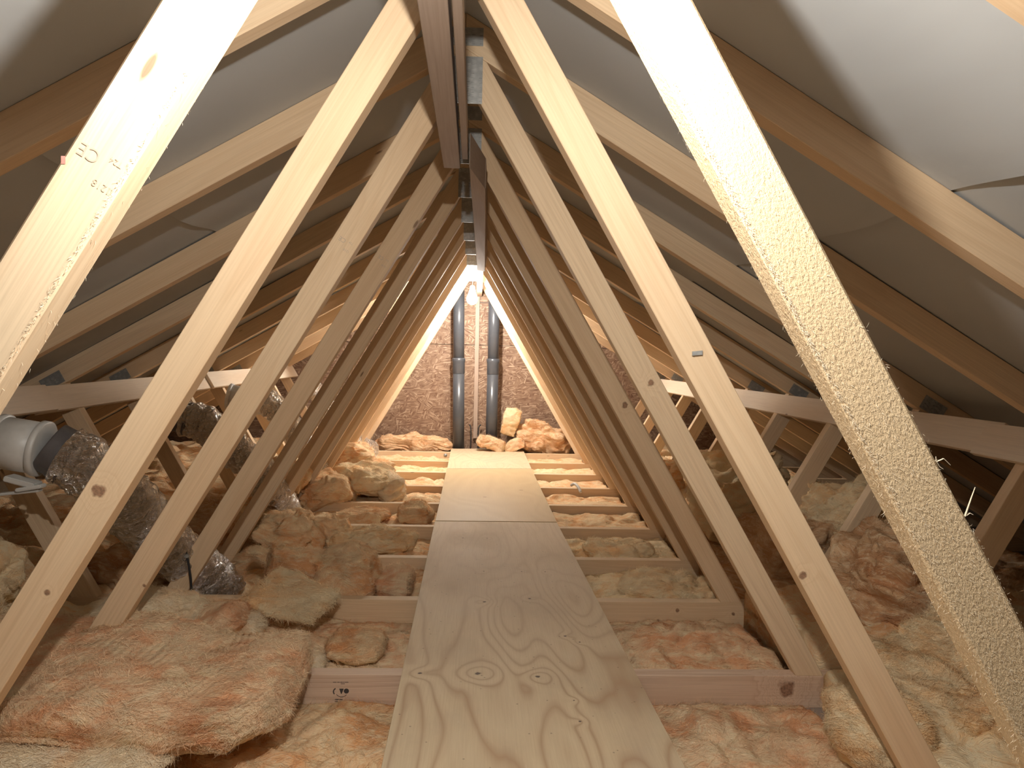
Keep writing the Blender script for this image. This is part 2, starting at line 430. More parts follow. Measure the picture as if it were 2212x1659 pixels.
# furry fibres on the near rough-sawn webs
def sawn_fibres(sg, n, parent):
    bm = bmesh.new(); rd = random.Random(5+sg)
    ax = Vector((-sg*AW, 0, 1)).normalized(); y0 = YJ[-2]
    for i in range(n):
        z = rd.uniform(.15, 1.35); u = rd.random(); face = rd.random()
        if face < .8 and (sg < 0 or rd.random() < (z-.75)/.5): u = rd.uniform(.93, 1)
        xo = sg*(XW-AW*(z-ZJ)-u*WW)
        if face < .8: p = Vector((xo, y0-.0005, z)); nrm = Vector((0, -1, 0))
        else:
            xi = sg*(XW-AW*(z-ZJ)-WW); p = Vector((xi, y0+rd.random()*T, z)); nrm = Vector((-sg*.86, 0, -.5))
        d = (ax*rd.uniform(-1, 1)+Vector((rd.uniform(-1,1), 0, rd.uniform(-1,1)))*.6).normalized()
        L = rd.uniform(.002, .006)*(1.8 if rd.random() < .03 else 1); wv = d.cross(nrm).normalized()*rd.uniform(.00015, .00035)
        q = p+d*L*.55+nrm*L*.2; r = p+d*L+nrm*L*rd.uniform(.0, .35)
        vs = [bm.verts.new(v) for v in (p-wv, p+wv, q+wv*.8, q-wv*.8, r)]
        bm.faces.new(vs[:4]); bm.faces.new((vs[3], vs[2], vs[4]))
    o = obj('sawn_fibres', bm, M_FIBRE, parent); o['kind'] = 'stuff'
    at = o.data.attributes.new('gc', 'FLOAT_VECTOR', 'POINT')
sawn_fibres(1, 7000, WEB[(-2, 1)]); sawn_fibres(-1, 1500, WEB[(-2, -1)])
def splinter(pts, r, parent):
    bm = bmesh.new(); prev = None
    for i, p in enumerate(pts):
        rr = r*(1-i/len(pts))+.0002
        ring = [bm.verts.new(Vector(p)+Vector((math.cos(a)*rr, math.sin(a)*rr, math.sin(a)*rr*.5))) for a in (0, 2.1, 4.2)]
        if prev:
            for k in range(3): bm.faces.new((prev[k], prev[(k+1)%3], ring[(k+1)%3], ring[k]))
        prev = ring
    bm.faces.new(prev); o = obj('splinter', bm, M_FIBRE, parent)
    o.data.attributes.new('gc', 'FLOAT_VECTOR', 'POINT')
ye = YJ[-2]
def on_edge(z): return Vector((XW-AW*(z-ZJ), ye+.002, z))
e = on_edge(.838); splinter([e, e+Vector((.006, 0, .020)), e+Vector((.011, 0, .036))], .0012, WEB[(-2, 1)])
splinter([e, e+Vector((.006, 0, .004)), e+Vector((.010, 0, .002))], .001, WEB[(-2, 1)])
e = on_edge(.905); splinter([e, e+Vector((.009, 0, .004)), e+Vector((.018, 0, -.004))], .0008, WEB[(-2, 1)])
splinter([e, e+Vector((.004, 0, -.006)), e+Vector((.009, 0, -.009))], .0009, WEB[(-2, 1)])
splinter([e, e+Vector((-.001, 0, .006))], .0008, WEB[(-2, 1)])

# staple on the second truss' right web
st = empty('steel_staple', (.502, YJ[-1]-.004, 1.038)); st.parent = None
bm = bmesh.new()
bmesh.ops.create_cube(bm, size=1); bmesh.ops.scale(bm, vec=(.020, .0022, .009), verts=bm.verts); bmesh.ops.bevel(bm, geom=bm.edges[:], offset=.0006, segments=1, affect='EDGES')
bmesh.ops.rotate(bm, cent=(0,0,0), matrix=Matrix.Rotation(-.12, 3, 'Y'), verts=bm.verts); obj('crown', bm, M_GALV, st)
for s in (-1, 1):
    box('prong', (.502+s*.009, YJ[-1]-.002, 1.038+s*.001), (.0025, .006, .009), M_GALV, st)
tag(st, 'small shiny steel staple driven into the second right web from the camera', 'staple')

# ink stamps (children of the truss they are printed on)
def ink(parent, quads, mat, y, name='ink_stamp'):
    bm = bmesh.new()
    for q in quads: bm.faces.new([bm.verts.new((x, y-.0006, z)) for x, z in q])
    o = obj(name, bm, mat, parent); return o
def arc(cx, cz, r, w, a0, a1, n=9, ez=1.0):
    out = []
    for i in range(n):
        a, b = a0+(a1-a0)*i/n, a0+(a1-a0)*(i+1)/n
        out.append([(cx+math.cos(a)*r, cz+math.sin(a)*r*ez), (cx+math.cos(b)*r, cz+math.sin(b)*r*ez),
                    (cx+math.cos(b)*(r-w), cz+math.sin(b)*(r-w)*ez), (cx+math.cos(a)*(r-w), cz+math.sin(a)*(r-w)*ez)])
    return out
def rect(x0, x1, z0, z1): return [(x0, z0), (x1, z0), (x1, z1), (x0, z1)]
sx, sz = -.318, .045      # centre of the black stamp, left of the boards
q = arc(sx-.010, sz+.002, .012, .0035, 2.0, 3.9) + [[(sx-.004, sz+.011), (sx+.009, sz+.011), (sx+.0035, sz-.004), (sx+.001, sz-.004)]]
q += [[(sx+.0165+math.cos(a)*.0075, sz+.004+math.sin(a)*.0075) for a in [i*PI/6 for i in range(12)]]]
q += arc(sx+.003, sz+.005, .019, .0016, 3.8, 5.6)
for i, (a, b) in enumerate(((-.022,-.012),(-.010,-.003),(-.001,.006),(.007,.011),(.012,.022))): q.append(rect(sx+a, sx+b, sz+.029, sz+.0305))
q.append(rect(sx+.000, sx+.012, sz+.0245, sz+.026))
q += [rect(sx-.016, sx+.006, sz-.022, sz-.0195), rect(sx-.016, sx-.008, sz-.0275, sz-.0250), rect(sx-.006, sx-.002, sz-.032, sz-.0290),
      rect(sx+.003, sx+.008, sz-.031, sz-.0265), rect(sx+.012, sx+.019, sz-.0300, sz-.0275)]
ink(JO[0], q, M_INK, YJ[0])
def text_on(parent, txt, c, size, ang, mat, y, mirror=1):
    cu = bpy.data.curves.new('ink_stamp', 'FONT'); cu.body = txt; cu.size = size; cu.align_x = 'CENTER'; cu.align_y = 'CENTER'
    to = bpy.data.objects.new('tmp', cu); COL.objects.link(to); bpy.context.view_layer.update()
    me = bpy.data.meshes.new_from_object(to.evaluated_get(bpy.context.evaluated_depsgraph_get())); bpy.data.objects.remove(to)
    me.name = 'ink_stamp'
    ca, sa = math.cos(ang), math.sin(ang)
    for v in me.vertices:
        x, z = v.co.x*mirror, v.co.y; v.co = (c[0]+x*ca-z*sa, y-.0006, c[1]+x*sa+z*ca)
    o = obj('ink_stamp', me, mat, parent); return o
# faint upside-down stamps on the left webs and on a right short web
def web_stamp(k, z, scale=1.0):
    P_ = WEB[(k, -1)]; y = YJ[k]; xc = -(XW-AW*(z-ZJ)-WW/2); a = -.53
    text_on(P_, 'CE', (xc-.012*scale, z+.004), .022*scale, a+PI, M_INKF, y)
    text_on(P_, 'T24', (xc+.018*scale, z-.006), .010*scale, a+PI, M_INKF, y)
    text_on(P_, '1218', (xc+.002*scale, z-.034*scale), .012*scale, a+PI, M_INKF, y)
web_stamp(-2, 1.238); web_stamp(0, 1.335, .8); web_stamp(1, 1.372, .8)
ink(WEB[(-2, -1)], [rect(-.4245, -.4195, 1.228, 1.237)], M_INKR, YJ[-2])
yy = YJ[0]
for i, (t_, dx_, dz_) in enumerate((('C24', -.004, .012), ('1218', .002, -.006), ('CE', .016, .004))):
    text_on(SW[(0, 1)], t_, (1.478+dx_, .225+dz_), .014, -.52, M_INKF, yy)

# ------------------------------------------------------------------ shell of the loft
def sheet(name, f, nu, nv, mat, thick=0):
    bm = bmesh.new(); g = [[bm.verts.new(f(i/nu, j/nv)) for j in range(nv+1)] for i in range(nu+1)]
    for i in range(nu):
        for j in range(nv): bm.faces.new((g[i][j], g[i+1][j], g[i+1][j+1], g[i][j+1]))
    return smooth(obj(name, bm, mat))
struct(box('floor', (0, 2.6, -.0075), (7.4, 10.2, .015), M_PLASTER))
YB, YF = -2.4, 7.2
# roof membrane in lapped strips on each slope
for sg, nm in ((1, 'ceiling_right'), (-1, 'ceiling_left')):
    root = struct(empty(nm, (0, 0, 0)))
    edges = [-.02, .972, 2.0, 3.42] if sg > 0 else [-.02, .86, 1.92, 3.42]
    for s in range(3):
        x0, x1 = edges[s], edges[s+1]+(.05 if s < 2 else 0)
        def f(u, v, x0=x0, x1=x1, s=s, sg=sg):
            y = YB+(YF-YB)*v; x = x0+(x1-x0)*u
            ph = ((y-YJ[0]-T/2)/.6) % 1.0
            bay = math.sin(PI*ph)**1.5
            lap = .004+.003*s
            sag = .006*bay*noise.noise(Vector((x*1.5, y*1.1, 3+sg))) - .003*bay
            if s < 2 and u > .55: sag -= ((u-.55)/.45)**3*(.018*bay)*(1+.5*noise.noise(Vector((y*2.3, 1, s))))
            z = RZ-SL*x+.001+max(0, .006*(1-u))*(1 if s else 0)+sag*1.0
            return (sg*x, y, z)
        o = sheet('membrane_strip', f, 22, 192, M_FELT); o.parent = root
# gable of OSB sheets with fine gaps, black sheet added behind to darken them
gb = struct(empty('wall_back', (0, YF, 0)))
def gable_piece(z0, z1, x0, x1, y, par, mat=M_OSB):
    p = [(x0, z0), (x1, z0), (x1, z1), (x0, z1)]
    p = clip_poly(p, SL, 1, RZ-.004); p = clip_poly(p, -SL, 1, RZ-.004)
    if len(p) < 3: return
    bm = bmesh.new(); a = [bm.verts.new((x, y, z)) for x, z in p]; b = [bm.verts.new((x, y+.012, z)) for x, z in p]
    bm.faces.new(a); bm.faces.new(b[::-1]); n = len(p)
    for i in range(n): bm.faces.new((a[i], b[i], b[(i+1)%n], a[(i+1)%n]))
    bmesh.ops.recalc_face_normals(bm, faces=bm.faces); o = obj('osb_sheet', bm, mat, par); o.location = -par.location
gable_piece(0, 1.130, -3.4, 3.4, YF, gb); gable_piece(1.135, 1.556, -3.4, .145, YF, gb); gable_piece(1.135, 1.53, .149, 3.4, YF, gb)
gable_piece(1.56, 2.0, -3.4, .145, YF, gb); gable_piece(1.534, 2.0, .149, 3.4, YF, gb)
gable_piece(0, 2.0, -3.4, 3.4, YF+.013, gb, M_BLACK)
fb = struct(empty('wall_front', (0, YB, 0))); gable_piece(0, 2.0, -3.4, 3.4, YB, fb)
for sg, nm in ((1, 'wall_right'), (-1, 'wall_left')):
    struct(box(nm, (sg*3.36, (YB+YF)/2, .02), (.04, YF-YB, .08), M_PLASTER))

# ------------------------------------------------------------------ plywood walkway
def board(c, z, t, mat, label):
    bm = bmesh.new(); nx, ny = 1, 1
    a = [bm.verts.new((x, y, z)) for x, y in c]; b = [bm.verts.new((x, y, z-t)) for x, y in c]
    bm.faces.new(a); bm.faces.new(b[::-1])
    for i in range(4): bm.faces.new((a[i], b[i], b[(i+1)%4], a[(i+1)%4]))
    bmesh.ops.recalc_face_normals(bm, faces=bm.faces)
    bmesh.ops.bevel(bm, geom=bm.edges[:], offset=.001, segments=1, affect='EDGES')
    o = obj('plywood_board', bm, mat); tag(o, label, 'plywood board', 'plywood walkway boards'); return o
ZB = ZJ+.018
board([(-.118, -.35), (.560, -.35), (.511, 3.915), (-.160, 3.905)], ZB, .0178, M_PLY, 'long worn plywood sheet in the foreground, with dark knots and nail marks')
board([(-.158, 3.920), (.512, 3.930), (.512, 5.805), (-.175, 5.74)], ZB, .0178, M_PLY2, 'clean yellow plywood sheet in the middle of the walkway')
board([(-.172, 5.752), (.513, 5.818), (.517, 7.09), (-.186, 6.99)], ZB, .0178, M_PLY, 'short pale plywood sheet at the far end of the walkway')

# ------------------------------------------------------------------ longitudinal braces
g_br = 'bracing boards along the outer webs'
def brace(p0, p1, label, w=.115, t=.022, up=(.5, 0, .866), mat=M_PINE_W, grp=g_br, seg=1, twist=0):
    o = beam('brace_board', p0, p1, w, t, mat, None, Vector(up), seg=seg, twist=twist)
    tag(o, label, 'timber brace', grp); return o
bz = .790
brace((1.707, -.3, bz+.004), (1.709, 2.27, bz), 'bracing board at the far right, its dark end lapping over the next board', t=.020)
brace((1.731, 2.22, bz+.004), (1.731, 6.9, bz+.008), 'bracing board running away behind the right webs', t=.022)
brace((-1.705, -.3, bz+.016), (-1.707, 3.05, bz+.016), 'knotty bracing board at the left, above the white plastic vent pipe', up=(-.5, 0, .866), t=.020)
brace((-1.729, 2.95, bz+.006), (-1.729, 4.9, bz+.026), 'bracing board above the second silver duct on the left', up=(-.5, 0, .866), t=.022)
brace((-1.707, 4.8, bz+.03), (-1.707, 7.0, bz+.046), 'furthest bracing board on the left, beside the gable', up=(-.5, 0, .866), t=.020)
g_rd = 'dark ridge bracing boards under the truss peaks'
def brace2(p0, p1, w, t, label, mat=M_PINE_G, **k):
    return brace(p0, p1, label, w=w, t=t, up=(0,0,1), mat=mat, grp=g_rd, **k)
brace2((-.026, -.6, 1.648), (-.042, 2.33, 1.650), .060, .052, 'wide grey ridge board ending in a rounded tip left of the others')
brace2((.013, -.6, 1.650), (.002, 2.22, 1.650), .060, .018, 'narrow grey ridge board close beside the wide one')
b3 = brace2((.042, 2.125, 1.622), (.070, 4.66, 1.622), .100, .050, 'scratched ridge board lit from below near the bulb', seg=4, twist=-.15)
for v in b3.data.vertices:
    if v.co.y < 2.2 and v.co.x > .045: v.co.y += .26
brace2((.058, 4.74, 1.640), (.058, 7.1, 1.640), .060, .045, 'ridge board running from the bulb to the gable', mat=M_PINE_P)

# ------------------------------------------------------------------ tubes and lathes
def tube(pts, r, seg=10, caps=True, rf=None):
    bm = bmesh.new(); pts = [Vector(p) for p in pts]; prev = None; n = len(pts)
    upv = None
    for i, p in enumerate(pts):
        d = (pts[min(i+1, n-1)]-pts[max(i-1, 0)]).normalized()
        if upv is None: upv = d.orthogonal().normalized()
        upv = (upv-d*upv.dot(d)).normalized(); sd = d.cross(upv)
        rr = r if rf is None else r*rf(i/(n-1))
        ring = [bm.verts.new(p+(upv*math.cos(a)+sd*math.sin(a))*rr) for a in [2*PI*k/seg for k in range(seg)]]
        if prev:
            for k in range(seg): bm.faces.new((prev[k], prev[(k+1)%seg], ring[(k+1)%seg], ring[k]))
        elif caps: bm.faces.new(ring[::-1])
        prev = ring
    if caps: bm.faces.new(prev)
    bmesh.ops.recalc_face_normals(bm, faces=bm.faces)
    return bm
def lathe(prof, seg=32, c=(0,0,0)):
    bm = bmesh.new(); prev = None
    for r, z in prof:
        ring = [bm.verts.new((c[0]+math.cos(2*PI*k/seg)*max(r, 1e-4), c[1]+math.sin(2*PI*k/seg)*max(r, 1e-4), c[2]+z)) for k in range(seg)]
        if prev:
            for k in range(seg): bm.faces.new((prev[k], prev[(k+1)%seg], ring[(k+1)%seg], ring[k]))
        prev = ring
    bmesh.ops.remove_doubles(bm, verts=bm.verts, dist=1e-5)
    bmesh.ops.recalc_face_normals(bm, faces=bm.faces); return bm
def bez(P, n=30):
    P = [Vector(p) for p in P]; out = []
    m = len(P)
    for i in range(m-1):
        p0, p1, p2, p3 = P[max(i-1, 0)], P[i], P[i+1], P[min(i+2, m-1)]
        for j in range(n):
            t = j/n; out.append(.5*((2*p1)+(p2-p0)*t+(2*p0-5*p1+4*p2-p3)*t*t+(3*p1-p0-3*p2+p3)*t**3))
    out.append(P[-1]); return out

# ------------------------------------------------------------------ pendant lamps
def pendant(x, y, zc, strength, label, ztop, r=.047):
    o = empty('pendant_lamp', (x, y, 0)); tag(o, label, 'lamp', 'bare bulbs hanging on cords')
    neck = .058 if r > .02 else .0
    prof = [(0, -r)] + [(math.sin(a)*r, -math.cos(a)*r) for a in [PI*i/20 for i in range(1, 15)]] + ([(.027, .058), (.024, .075), (.0, .077)] if neck else [(.009, .013), (.0, .0135)])
    b = smooth(obj('bulb', lathe(prof, 32, (0, 0, zc)), mk_bulb('glowing_bulb', strength), o))
    smooth(obj('lamp_holder', lathe([(0, .0765), (.022, .0765), (.022, .105), (.019, .112), (.008, .118), (.0, .119)], 24, (0, 0, zc if neck else zc-.063)), M_HOLDER, o))
    smooth(obj('cord', tube([(0, 0, zc+(.118 if neck else .055)), (.002, 0, zc+.16), (0, .0, ztop)], .0032, 8), M_HOLDER, o))
    obj('ceiling_rose', lathe([(0, 0), (.018, 0), (.02, .012), (0, .014)], 20, (0, 0, ztop-.002)), M_HOLDER, o)
    return o
pendant(-.006, 6.165, 1.508, FAR_BULB, 'lit bare bulb hanging in front of the gable between the two grey pipes', 1.80)
pendant(.018, .597, 1.475, NEAR_BULB, 'lit bare bulb hanging just above the camera', 1.70, .013)

# ------------------------------------------------------------------ grey pipes, batten, cables at the gable
def pipe(x0, x1, y, label):
    o = empty('soil_pipe', (0, y, 0)); tag(o, label, 'pipe', 'grey plastic pipes on the gable')
    r = .057
    zt = RZ-SL*abs(x0)-.004; zc = .985
    def pt(z): return Vector((x1+(x0-x1)*(z/zt), 0, z))
    smooth(obj('pipe_length', tube([pt(.002), pt(zc-.06)], r, 36), M_PIPE, o))
    smooth(obj('pipe_length', tube([pt(zc-.06), pt(zt-.05)], r*.97, 36), M_PIPE, o))
    bm = tube([pt(zc-.14), pt(zc-.135), pt(zc-.03), pt(zc-.02), pt(zc-.012), pt(zc+.006), pt(zc+.012), pt(zc+.016)], r, 36,
              rf=lambda t: [1.005, 1.06, 1.06, 1.13, 1.14, 1.14, 1.08, .99][round(t*7)])
    smooth(obj('socket', bm, M_PIPE, o))
    return o
pipe(-.150, -.115, 7.07, 'dark grey soil pipe left of the wooden batten')
pipe(.205, .205, 7.07, 'dark grey soil pipe right of the wooden batten')
bt = beam('batten', (.046, 7.178, .20), (.040, 7.178, 1.90), .040, .038, M_PINE_G, None, Vector((1, 0, 0)))
tag(bt, 'upright timber batten fixed to the gable between the two pipes', 'batten')
for pts, lab in (([( -.012, 7.15, .33), (-.010, 7.13, .335), (.0, 7.12, .30), (.004, 7.12, .20), (.0, 7.12, .10)], 'thin black cable end left of the batten at the foot of the gable'),
                 ([(.098, 7.15, .335), (.094, 7.13, .335), (.078, 7.12, .31), (.074, 7.12, .20), (.074, 7.12, .10)], 'thin black cable end right of the batten at the foot of the gable')):
    o = smooth(obj('cable', tube(bez(pts, 6), .006, 8), M_BLACK)); tag(o, lab, 'cable')

# ------------------------------------------------------------------ ducts
def duct(path, r, label, seed, vent=None, collar=True, group='foil ventilation ducts'):
    o = empty('foil_duct', tuple(path[0])); tag(o, label, 'duct', group)
    pts = bez(path, 26); bm = bmesh.new(); prev = None; upv = None; seg = 48; n = len(pts)
    acc = 0
    for i, p in enumerate(pts):
        d = (pts[min(i+1, n-1)]-pts[max(i-1, 0)]).normalized()
        if upv is None: upv = d.orthogonal().normalized()
        upv = (upv-d*upv.dot(d)).normalized(); sd = d.cross(upv)
        if i: acc += (p-pts[i-1]).length
        ring = []
        for k in range(seg):
            a = 2*PI*k/seg; dirv = upv*math.cos(a)+sd*math.sin(a); q = p+dirv*r
            nn = noise.noise(q*9+Vector((seed, 0, 0)))*.010+abs(noise.noise(q*26+Vector((0, seed, 0))))*.010+abs(noise.noise(q*60))*.004
            rr = r+nn+.0035*math.sin(acc*2*PI/.045)-.003
            if i < 3: rr *= .93+.02*i
            ring.append(bm.verts.new(p+dirv*rr))
        if prev:
            for k in range(seg): bm.faces.new((prev[k], prev[(k+1)%seg], ring[(k+1)%seg], ring[k]))
        prev = ring
    bmesh.ops.recalc_face_normals(bm, faces=bm.faces)
    s = smooth(obj('foil_sleeve', bm, M_FOIL, o)); s.location = -o.location
    if collar:
        d = (pts[1]-pts[0]).normalized()
        c = smooth(obj('tape_collar', tube([pts[0]-d*.05, pts[0]-d*.045, pts[0]-d*.01, pts[0]+d*.02, pts[0]+d*.03], r, 40, True,
                    rf=lambda t: (.84, .86, .88, .97, .98)[round(t*4)]), M_TAPE, o)); c.location = -o.location
    return o
def vent_pipe(c, axis, r, L, label):
    """white plastic spigot of a roof vent"""
    o = empty('vent_pipe', tuple(c)); tag(o, label, 'vent pipe', 'white plastic vent spigots')
    a = Vector(axis).normalized(); c = Vector(c)
    b = smooth(obj('pipe_body', tube([c, c-a*L*.5, c-a*L], r, 48), M_PLASTIC, o)); b.location = -o.location
    for t in (0.0, .95):
        p = c-a*L*t
        rr = smooth(obj('rim', tube([p+a*.004, p+a*.002, p-a*.014, p-a*.018], r, 48, True, rf=lambda t: (1.0, 1.08, 1.08, 1.0)[round(t*3)]), M_PLASTIC, o)); rr.location = -o.location
    return o
# duct 1 (bay between truss 0 and 1)
vent_pipe((-1.330, 2.36, .690), (.93, .10, -.16), .083, .125, 'large white plastic vent pipe at the left edge, feeding the nearest silver duct')
duct([(-1.275, 2.375, .672), (-1.205, 2.40, .62), (-1.13, 2.52, .47), (-1.085, 2.70, .29), (-.99, 2.835, .14), (-.93, 2.855, .04)], .095,
     'nearest silver foil duct, running from the white vent pipe down behind the left webs', 1)
vent_pipe((-1.42, 3.52, .690), (.93, .10, -.16), .08, .12, 'white vent pipe half hidden behind the second left web')
duct([(-1.365, 3.53, .690), (-1.26, 3.55, .655), (-1.16, 3.63, .53), (-1.06, 3.72, .42), (-1.02, 3.8, .3), (-.99, 4.02, .14)], .086,
     'second silver foil duct on the left, bending down from a dark collar', 2)
vent_pipe((-1.42, 4.72, .700), (.93, .10, -.16), .08, .12, 'white vent pipe behind the third left web, feeding the third duct')
duct([(-1.36, 4.73, .700), (-1.28, 4.75, .665), (-1.17, 4.84, .50), (-1.10, 4.95, .36), (-1.06, 5.05, .22)], .086,
     'third silver foil duct on the left, small and bright between the webs', 3)
duct([(-1.36, 6.02, .715), (-1.27, 6.04, .68), (-1.17, 6.10, .5), (-1.03, 6.2, .30), (-.97, 6.45, .2), (-.90, 6.63, .14)], .08,
     'furthest silver foil duct, its end showing at the foot of the left webs', 4)
# small white brackets below the first vent pipe
br = empty('vent_bracket', (-1.36, 2.36, .56)); tag(br, 'broken white bracket hanging under the large white vent pipe', 'bracket')
for c_, s_, r_ in (((-1.375, 2.33, .590), (.095, .05, .018), .25), ((-1.345, 2.32, .572), (.08, .035, .012), -.18), ((-1.385, 2.33, .555), (.13, .03, .008), -.12)):
    box('bracket_arm', c_, s_, M_PLASTIC, br, Matrix.Rotation(r_, 3, 'Y'), .003)
# black cable running on the left short web, with clips; second cable at the foot of the left web
cb = empty('black_cable', (-1.5, 2.0, .5)); tag(cb, 'black cable clipped down the leftmost short web beside the nearest duct', 'cable')
def web_line(z, off): return (-(1.330+(z-ZJ)*.5685)+off, YJ[0]-.006, z)
c_ = smooth(obj('cable_run', tube([web_line(z, .012+.004*math.sin(z*9)) for z in [.80-.06*i for i in range(12)]], .0055, 8), M_BLACK, cb)); c_.location = -cb.location
for z in (.70, .56, .42, .28):
    p = web_line(z, .012); box('cable_clip', p, (.022, .014, .010), M_BLACK, cb, Matrix.Rotation(.5, 3, 'Y'))
cb = empty('black_cable', (-1.0, 2.6, .2)); tag(cb, 'short black cable with a grey clip hanging at the foot of the fourth left web', 'cable')
pts = [(-1.02, 2.675, .30), (-1.008, 2.668, .283), (-.998, 2.668, .262), (-.990, 2.668, .22), (-.984, 2.67, .17), (-.985, 2.673, .13), (-1.0, 2.673, .112), (-1.03, 2.673, .105)]
c_ = smooth(obj('cable_run', tube(bez(pts, 6), .0045, 8), M_BLACK, cb)); c_.location = -cb.location
box('cable_clip', (-.999, 2.662, .262), (.020, .014, .013), M_CLIP, cb, None, .003)
box('cable_tie', (-1.008, 2.664, .281), (.012, .012, .006), M_BLACK, cb, Matrix.Rotation(.7, 3, 'Y'))

# ------------------------------------------------------------------ glass wool
def fold(p, s):
    """wrinkled displacement, roughly 0..1, creased where layers fold"""
    p = Vector((p.x, p.y*1.15, p.z*1.9)); q = p+noise.noise_vector(p*2.1+Vector((s, 0, 0)))*.22
    q = q+noise.noise_vector(p*7+Vector((0, s, s)))*.045
    a = abs(noise.noise(q*4.6+Vector((0, s, 0))))*1.9
    b = abs(noise.noise(q*10.5+Vector((0, 0, s))))*1.9
    q2 = q+noise.noise_vector(p*23)*.012
    c = abs(noise.noise(q2*24))*2; d = abs(noise.noise(q2*48))*2
    return a*.52+b*.28+c*.09+d*.045+noise.noise(q*16)*.12
def fibres(bm, n, seed, L=.030, w=.00042):
    """fine glass strands lying in combed tufts on the surface"""
    rd = random.Random(seed); fs = [f for f in bm.faces if f.normal.z > -.3]
    if not fs or n <= 0: return
    import bisect
    y = fs[0].calc_center_median().y; n = int(n*(14 if y < 3.2 else 6)); w = w*(1 if y < 3.2 else 1.5)
    areas = []; t = 0
    for f in fs: t += f.calc_area(); areas.append(t)
    nv = bm.verts.new; nf = bm.faces.new
    for i in range(n):
        f = fs[min(bisect.bisect(areas, rd.random()*t), len(fs)-1)]
        p = f.calc_center_median(); nr = f.normal
        tan = nr.orthogonal().normalized(); bt_ = nr.cross(tan)
        fl = noise.noise_vector(p*6+Vector((seed, 0, 0)))*1.6+Vector((rd.gauss(0, .45), rd.gauss(0, .45), rd.gauss(0, .3)))
        d = fl-nr*fl.dot(nr)
        if d.length < .01: continue
        d.normalize(); sd = d.cross(nr)
        l = L*rd.uniform(.4, 1.5); lift = max(0, rd.gauss(.05, .13)); sdv = sd*w*rd.uniform(.6, 1.4); cv = sd*l*rd.gauss(0, .22)
        p = p-d*l*.3
        q = p+d*l*.35+nr*l*lift*.8+cv*.4; r = p+d*l*.7+nr*l*lift+cv; e = p+d*l+nr*l*lift*.7+cv*1.9
        a1, a2, b1, b2, c1, c2, e1 = nv(p-sdv), nv(p+sdv), nv(q+sdv), nv(q-sdv), nv(r+sdv*.7), nv(r-sdv*.7), nv(e)
        nf((a1, a2, b1, b2)); nf((b2, b1, c1, c2)); nf((c2, c1, e1))
def wool_bed(x0, x1, y0, y1, hf, res, mat, label, seed, amp=.05, fib=600, group='glass wool beds between the ceiling joists'):
    """a fluffy bed lying on the floor between joists"""
    nx = max(4, int((x1-x0)/res)); ny = max(4, int((y1-y0)/res)); bm = bmesh.new(); g = []
    for i in range(nx+1):
        row = []
        for j in range(ny+1):
            x = x0+(x1-x0)*i/nx; y = y0+(y1-y0)*j/ny
            p = Vector((x, y, 0)); z = hf(x, y)+amp*.9*(fold(p*1.0, seed)-.38)
            e = min(i, nx-i, (x1-x0)/res)*res; ey = min(j, ny-j)*res
            k = min(1, ey/.05); z = max(.010, z*(.72+.28*math.sqrt(k)))
            nv = noise.noise_vector(Vector((x*6, y*6, seed)))*.018*min(1, ey/.04)*min(1, e/.04)
            row.append(bm.verts.new((x+nv.x, y+nv.y, z)))
        g.append(row)
    for i in range(nx):
        for j in range(ny): bm.faces.new((g[i][j], g[i+1][j], g[i+1][j+1], g[i][j+1]))
    loop = [g[i][0] for i in range(nx+1)]+[g[nx][j] for j in range(1, ny+1)]+[g[i][ny] for i in range(nx-1, -1, -1)]+[g[0][j] for j in range(ny-1, 0, -1)]
    low = [bm.verts.new((v.co.x, v.co.y, .001)) for v in loop]; m = len(loop)
    for i in range(m): bm.faces.new((loop[i], low[i], low[(i+1)%m], loop[(i+1)%m]))
    bm.faces.new(low); bmesh.ops.recalc_face_normals(bm, faces=bm.faces); bm.normal_update()
    fibres(bm, fib, seed)
    o = smooth(obj('insulation_bed', bm, mat)); tag(o, label, 'insulation', group); return o
